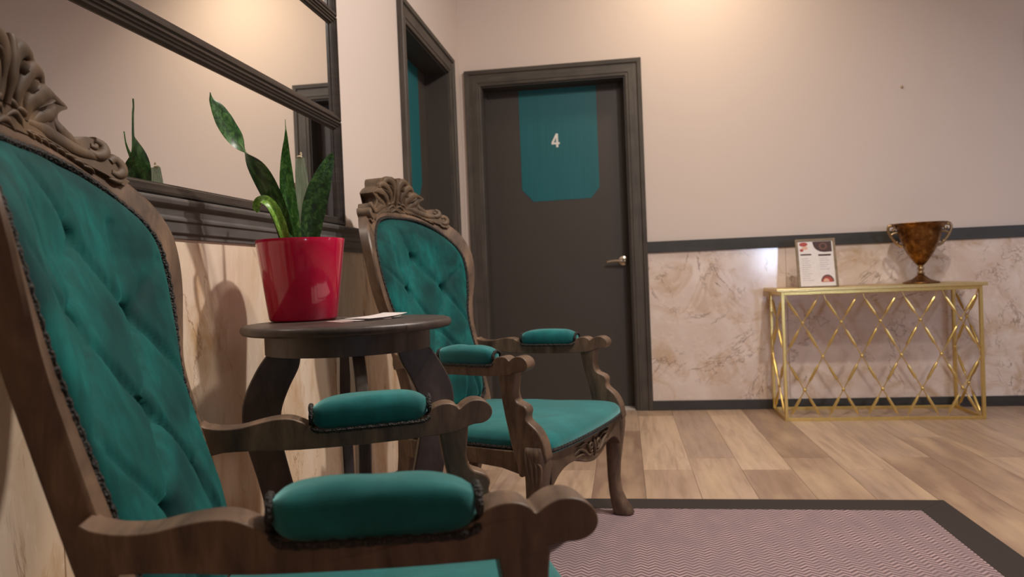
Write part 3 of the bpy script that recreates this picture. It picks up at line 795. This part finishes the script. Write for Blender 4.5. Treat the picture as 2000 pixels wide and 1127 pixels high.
# pot and plant
PX, PY = .199, 1.735
pot = thing('potted_snake_plant', 'snake plant in a glossy crimson pot on the round side table', 'plant', (PX, PY, TZ+.0005))
bm = bmesh.new(); lathe(bm, [(.070, 0), (.078, .0015), (.0815, .006), (.1040, .183), (.1060, .1945), (.1055, .1965), (.1035, .1965), (.101, .185), (.099, .165), (.0985, .16)], 72, cap=True)
obj('pot', bm, pot_m, pot, auto=50)
bm = bmesh.new(); lathe(bm, [(.0985, .163), (.08, .168), (.04, .172), (.001, .173)], 40); obj('soil', bm, soil_m, pot)
def leaf(pts, widths, mat, face, twist=0, fold=.18, th=.0018, name='leaf', cut=False):
    P = catmull(pts, 8); m = len(P); bm = bmesh.new(); uvl = bm.loops.layers.uv.new('UVMap'); R_ = []; xs_ = [i/(len(widths)-1) for i in range(len(widths))]
    K = 7
    for i, p in enumerate(P):
        s = i/(m-1); d = (P[min(m-1, i+1)]-P[max(0, i-1)]).normalized()
        wdt = interp(s, xs_, widths)
        f = Vector(face); 
        side = d.cross(f).normalized(); nn = side.cross(d)
        ang = twist(s) if callable(twist) else twist*s
        side2 = side*cos(ang)+nn*sin(ang); n2 = nn*cos(ang)-side*sin(ang)
        ring = []
        for k in range(K):
            u_ = -1+2*k/(K-1); ring.append((p+side2*u_*wdt+n2*(-(1-abs(u_))*fold*wdt+th*(1-u_*u_)**.5*.9), u_))
        for k in range(K-2, 0, -1):
            u_ = -1+2*k/(K-1); ring.append((p+side2*u_*wdt+n2*(-(1-abs(u_))*fold*wdt-th*(1-u_*u_)**.5), u_))
        R_.append([(bm.verts.new(q), u_, s) for q, u_ in ring])
    n = len(R_[0])
    for a, b_ in zip(R_, R_[1:]):
        for i in range(n):
            j = (i+1) % n; q = (a[i], a[j], b_[j], b_[i])
            fc = bm.faces.new([x[0] for x in q])
            for lp, x in zip(fc.loops, q): lp[uvl].uv = (x[1], x[2])
    bm.faces.new([x[0] for x in R_[0]][::-1]); bm.faces.new([x[0] for x in R_[-1]])
    return obj(name, bm, mat, pot, auto=60)
def W(x, y, z): return (x-PX, y-PY, z-(TZ+.0005))
tocam = Vector((CX-PX, -PY, 0)).normalized()
# positions solved from the plant and its reflection in the mirror
n1 = Vector((.82, -.575, 0))
lA = leaf([W(.185, 1.71, .925), W(.177, 1.675, 1.02), W(.162, 1.63, 1.10), W(.142, 1.59, 1.16), W(.126, 1.556, 1.20), W(.112, 1.538, 1.24), W(.102, 1.529, 1.262), W(.100, 1.527, 1.278)],
     [.017, .021, .025, .027, .0275, .0255, .023, .022, .0165, .009, .003, .0005], leaf_dark, n1, twist=lambda s: -2.13/(1+math.exp((s-.42)/.045)), fold=.12)
lB = leaf([W(.205, 1.70, .925), W(.200, 1.69, 1.00), W(.197, 1.68, 1.08), W(.201, 1.67, 1.15), W(.211, 1.655, 1.20), W(.213, 1.65, 1.236)],
     [.014, .017, .019, .018, .015, .010, .005, .0012, .0006], leaf_mid, tocam, twist=.1)
lC = leaf([W(.203, 1.752, .925), W(.203, 1.752, 1.02), W(.202, 1.752, 1.10), W(.201, 1.750, 1.163)],
     [.013, .017, .0185, .0185, .017, .012], leaf_pale, Vector((-.12, -1, 0)), twist=0)
bm = bmesh.new(); ball(bm, W(.199, 1.7505, 1.165), .0065, 8, 6, (1.2, 1, .6)); ball(bm, W(.203, 1.7505, 1.172), .003, 6, 4, (1, 1, 1.8)); o = obj('dry_tip', bm, dry_m, lC)
lD = leaf([W(.224, 1.725, .925), W(.236, 1.722, 1.00), W(.252, 1.720, 1.06), W(.270, 1.722, 1.11), W(.286, 1.728, 1.15), W(.294, 1.73, 1.167)],
     [.018, .025, .029, .026, .018, .009, .001], leaf_dark, tocam, twist=-.2, fold=.25)
lE = leaf([W(.200, 1.665, .93), W(.195, 1.645, .99), W(.185, 1.63, 1.03), W(.168, 1.625, 1.050), W(.150, 1.63, 1.050), W(.140, 1.635, 1.036), W(.142, 1.64, 1.024)],
     [.009, .012, .0125, .012, .011, .009, .004], leaf_lime, tocam+Vector((0, 0, .5)), fold=.5)

# leaflets on the table
def leaflet(cx, cy, rot, w_, l_, z, label, mat, curl=.004):
    bm = bmesh.new(); n = 8; R_ = []
    for i in range(n+1):
        s = i/n; zz = z+curl*(s**3); R_.append([(-w_/2, -l_/2+l_*s, zz), (w_/2, -l_/2+l_*s, zz), (w_/2, -l_/2+l_*s, zz+.0007), (-w_/2, -l_/2+l_*s, zz+.0007)])
    loft(bm, R_); o = obj('leaflet', bm, mat, None, smooth=False); o.location = (cx, cy, 0); o.rotation_euler = (0, 0, rot)
    tag(o, label, 'leaflet', 'leaflets on the side table'); return o
leaflet(.366, 1.660, radians(-42), .080, .130, TZ+.0003, 'bottom pink printed leaflet on the round side table beside the crimson pot', paper2_m, .001)
leaflet(.383, 1.680, radians(-34), .080, .130, TZ+.0016, 'middle white folded leaflet in the small pile beside the crimson pot', paper_m, .003)
leaflet(.397, 1.694, radians(-28), .080, .125, TZ+.0050, 'top white leaflet with a lifted corner in the pile beside the crimson pot', paper_m, .006)

# ---------------------------------------------------------------- rug
RX0, RX1, RY0, RY1, B = .60, 2.058, -1.3, 2.815, .115
rug = thing('herringbone_rug', 'mauve herringbone woven rug with a wide dark border on the plank floor', 'rug', ((RX0+RX1)/2, (RY0+RY1)/2, 0))
def rl(x0, x1, y0, y1, z0, z1):
    cx_, cy_ = (RX0+RX1)/2, (RY0+RY1)/2; return bx(x0-cx_, x1-cx_, y0-cy_, y1-cy_, z0, z1)
obj('woven_field', rl(RX0+B-.004, RX1-B+.004, RY0+B-.004, RY1-B+.004, .0006, .0050), rug_m, rug, smooth=False)
cx_, cy_ = (RX0+RX1)/2, (RY0+RY1)/2
O_ = [(RX0-cx_, RY0-cy_), (RX1-cx_, RY0-cy_), (RX1-cx_, RY1-cy_), (RX0-cx_, RY1-cy_)]
I_ = [(RX0+B-cx_, RY0+B-cy_), (RX1-B-cx_, RY0+B-cy_), (RX1-B-cx_, RY1-B-cy_), (RX0+B-cx_, RY1-B-cy_)]
for i in range(4):
    j = (i+1) % 4; bm = bmesh.new()
    prism(bm, [O_[i], O_[j], I_[j], I_[i]], lambda p: (p[0], p[1], .0004), lambda p: (p[0], p[1], .0064)); obj('border', bm, hem_m, rug, smooth=False, bevel=.0012, seg=1)

# ---------------------------------------------------------------- gold console table
GX0, GX1, GY0, GY1, GH = 1.822, 2.842, 4.270, 4.622, .700
con = thing('gold_console_table', 'gold metal console table with crossed diamond lattice sides against the marble wall', 'console table', ((GX0+GX1)/2, (GY0+GY1)/2, 0))
gx, gy = (GX0+GX1)/2, (GY0+GY1)/2
def gb(x0, x1, y0, y1, z0, z1): return bx(x0-gx, x1-gx, y0-gy, y1-gy, z0, z1)
obj('table_top', gb(GX0-.028, GX1+.018, GY0-.022, GY1+.012, GH+.008, GH+.026), gold_top, con, smooth=False, bevel=.003)
T = .017
for x in (GX0, GX1-T):
    for y in (GY0, GY1-T): obj('leg', gb(x, x+T, y, y+T, 0.0002, GH+.008), gold, con, smooth=False, bevel=.0015)
for (z0, z1) in ((0.0002, .0172), (GH-.010, GH+.008)):
    for y in (GY0, GY1-T): obj('frame_bar', gb(GX0+T, GX1-T, y, y+T, z0, z1), gold, con, smooth=False, bevel=.0015)
    for x in (GX0, GX1-T): obj('frame_bar', gb(x, x+T, GY0+T, GY1-T, z0, z1), gold, con, smooth=False, bevel=.0015)
def lattice(P, L, ncol):
    per = L/ncol; zt, zb = .655, .036
    J = []   # joint rows
    rowz = [.535, .350, .168]
    def rod(a, b_, thick):
        bm = bmesh.new(); A, Bq = Vector(P(*a)), Vector(P(*b_))
        tube(bm, [A, Bq], .0028, 6)
        s0, s1 = thick; n_ = 6
        pts = [A.lerp(Bq, s0+(s1-s0)*k/n_) for k in range(n_+1)]
        tube(bm, pts, lambda s: .0078 if .1 < s < .9 else .0045, 8)
        obj('lattice_rod', bm, gold, con)
    def dot(u_, z, r_=.0095):
        bm = bmesh.new(); ball(bm, P(u_, z), r_, 12, 8); obj('joint', bm, gold, con)
    nodes = []
    for c_ in range(ncol):
        uc = (c_+.5)*per
        dot(uc, rowz[0]); dot(uc, rowz[2])
        for s in (-1, 1):
            rod((uc+s*per*.37, zt), (uc, rowz[0]), (0, .68))
            rod((uc, rowz[0]), (uc+s*per*.5, rowz[1]), (.22, .72))
            rod((uc+s*per*.5, rowz[1]), (uc, rowz[2]), (.25, .75) if s > 0 else (.3, .7))
            rod((uc, rowz[2]), (uc+s*per*.36, zb), (.3, 1))
            # thin pins that carry the rod tips to the frame
            for q in ([P(uc+s*per*.37, zt), P(uc+s*per*.44, GH-.006)], [P(uc+s*per*.36, zb), P(uc+s*per*.40, .012)]):
                bm = bmesh.new(); tube(bm, q, .0018, 5); obj('pin', bm, gold, con)
    for c_ in range(ncol+1): dot(max(.002, min(L-.002, c_*per)), rowz[1])
lattice(lambda u_, z: (GX0+T/2+u_-gx, GY0+T/2-gy, z), GX1-GX0-T, 5)
for X in (GX0+T/2, GX1-T/2): lattice(lambda u_, z, X=X: (X-gx, GY0+T/2+u_-gy, z), GY1-GY0-T, 1)
CTZ = GH+.026

# menu card in a slim wooden frame leaning on the console
mc = thing('framed_menu_card', 'framed menu card with red pictures standing at the left end of the gold console', 'framed card', (2.035, 4.335, CTZ+.001), 0)
mc.rotation_euler = (radians(-15), 0, radians(-3))
MW, MH = .105, .278
def ml(x0, x1, z0, z1, y0, y1): return bx(x0, x1, y0, y1, z0, z1)
for a in ((-MW, -MW+.013, 0, MH), (MW-.013, MW, 0, MH)): obj('frame_strip', ml(*a, -.004, .010), card_wood, mc, smooth=False, bevel=.001)
for a in ((-MW+.013, MW-.013, 0, .006), (-MW+.013, MW-.013, MH-.013, MH)): obj('frame_strip', ml(*a, -.004, .010), card_wood, mc, smooth=False, bevel=.001)
card = obj('printed_card', ml(-MW+.0125, MW-.0125, .0055, MH-.0125, .0, .006), paper_m, mc, smooth=False)
obj('easel_back', ml(-.03, .03, 0.03, .20, .010, .016), card_wood, mc, smooth=False)
def flat(name, poly, mat, d=.0006):
    bm = bmesh.new(); prism(bm, poly, lambda p: (p[0], -.0001, p[1]), lambda p: (p[0], -d, p[1])); return obj(name, bm, mat, card, smooth=False)
def circ(cx, cz, rx, rz, a0=0, a1=2*pi, n=24): return [(cx+rx*cos(a0+(a1-a0)*i/n), cz+rz*sin(a0+(a1-a0)*i/n)) for i in range(n+(0 if a1-a0 > 6.28 else 1))]
top = MH-.016
flat('print_picture', [(-.014, top), (.085, top), (.085, top-.060), (.045, top-.062), (.022, top-.058), (.006, top-.048), (-.006, top-.034), (-.012, top-.016)], print_m)
flat('print_picture', circ(.040, top-.028, .022, .021), ring_print, .0009)
flat('print_picture', circ(.040, top-.028, .012, .012), print_m, .0012)
flat('print_picture', circ(-.062, top-.014, .022, .012), red_print)
flat('print_picture', circ(-.056, top-.036, .016, .010), peach_print)
flat('print_picture', circ(-.074, top-.048, .010, .008), red_print, .0004)
flat('print_heading', [(-.082, top-.078), (-.024, top-.078), (-.024, top-.070), (-.082, top-.070)], print_m)
flat('print_heading', [(.012, top-.084), (.078, top-.084), (.078, top-.074), (.012, top-.074)], print_m)
random.seed(3)
for col_x in (-.078, .016):
    for i in range(11):
        z = top-.096-.0125*i
        if col_x > 0 and i > 5: break
        L = .03+.028*random.random(); bm_p = [(col_x, z-.0022), (col_x+L, z-.0022), (col_x+L, z), (col_x, z)]
        flat('print_line', bm_p, print_grey, .0004)
flat('print_picture', circ(.050, .030, .034, .040, 0, pi), ring_print)
flat('print_picture', circ(.050, .028, .028, .030, 0, pi), red_print, .0009)
flat('print_picture', circ(.043, .030, .016, .018, 0, pi), peach_print, .0012)

# trophy
tr = thing('trophy_urn', 'tall dented copper two handled trophy cup on the right end of the gold console', 'trophy', (2.598, 4.43, CTZ+.0005), 0)
s_ = .000385
prof = [(0.001, 0), (.090, 0), (.094, .003), (.092, .007), (.075, .012), (.050, .020), (.034, .031), (.022, .042), (.016, .048)]
bm = bmesh.new(); lathe(bm, prof, 48); obj('foot', bm, copper, tr, auto=40)
bm = bmesh.new(); lathe(bm, [(.014, .047), (.019, .051), (.020, .056), (.014, .061), (.0115, .068), (.014, .074), (.018, .079), (.017, .085), (.012, .092), (.016, .100)], 32); obj('stem', bm, pale_brass, tr, auto=60)
bp = [(.010, .096), (.020, .102), (.032, .115), (.050, .140), (.068, .170), (.083, .200), (.096, .235), (.105, .265), (.110, .295), (.118, .312), (.132, .324), (.140, .329), (.138, .332), (.128, .326), (.110, .308), (.103, .280), (.080, .21), (.050, .15), (.02, .115), (.004, .108)]
bm = bmesh.new(); lathe(bm, bp, 64)
for v in bm.verts:
    n_ = noise.noise(Vector((v.co.x*22, v.co.y*22, v.co.z*16)))
    k = 1+.035*n_; v.co.x *= k; v.co.y *= k
obj('bowl', bm, copper, tr, auto=50)
for s in (-1, 1):
    bm = bmesh.new()
    pts = catmull([(s*.090, 0, .205), (s*.118, 0, .222), (s*.148, 0, .262), (s*.163, 0, .300), (s*.158, 0, .322), (s*.140, 0, .326), (s*.128, 0, .312), (s*.134, 0, .298), (s*.144, 0, .302)], 6)
    tube(bm, pts, lambda q: .0085-.002*q, 10)
    ball(bm, (s*.148, 0, .322), .012, 10, 8, (1.3, 1, .7)); ball(bm, (s*.120, 0, .228), .010, 10, 8)
    tube(bm, [(s*.112, 0, .285), (s*.136, 0, .280), (s*.150, 0, .272)], .006, 8)
    obj('handle', bm, pale_brass, tr)
# small screw left in the wall above the rail
bm = bmesh.new()
rings = [[(2.61+r*cos(a*2*pi/12), YB-d, 1.86+r*sin(a*2*pi/12)) for a in range(12)] for r, d in ((.004, 0), (.007, .002), (.007, .005), (.003, .007))]
loft(bm, rings); tag(obj('wall_screw', bm, pale_brass, None), 'tiny screw stub left in the plain wall above the trophy cup', 'screw')
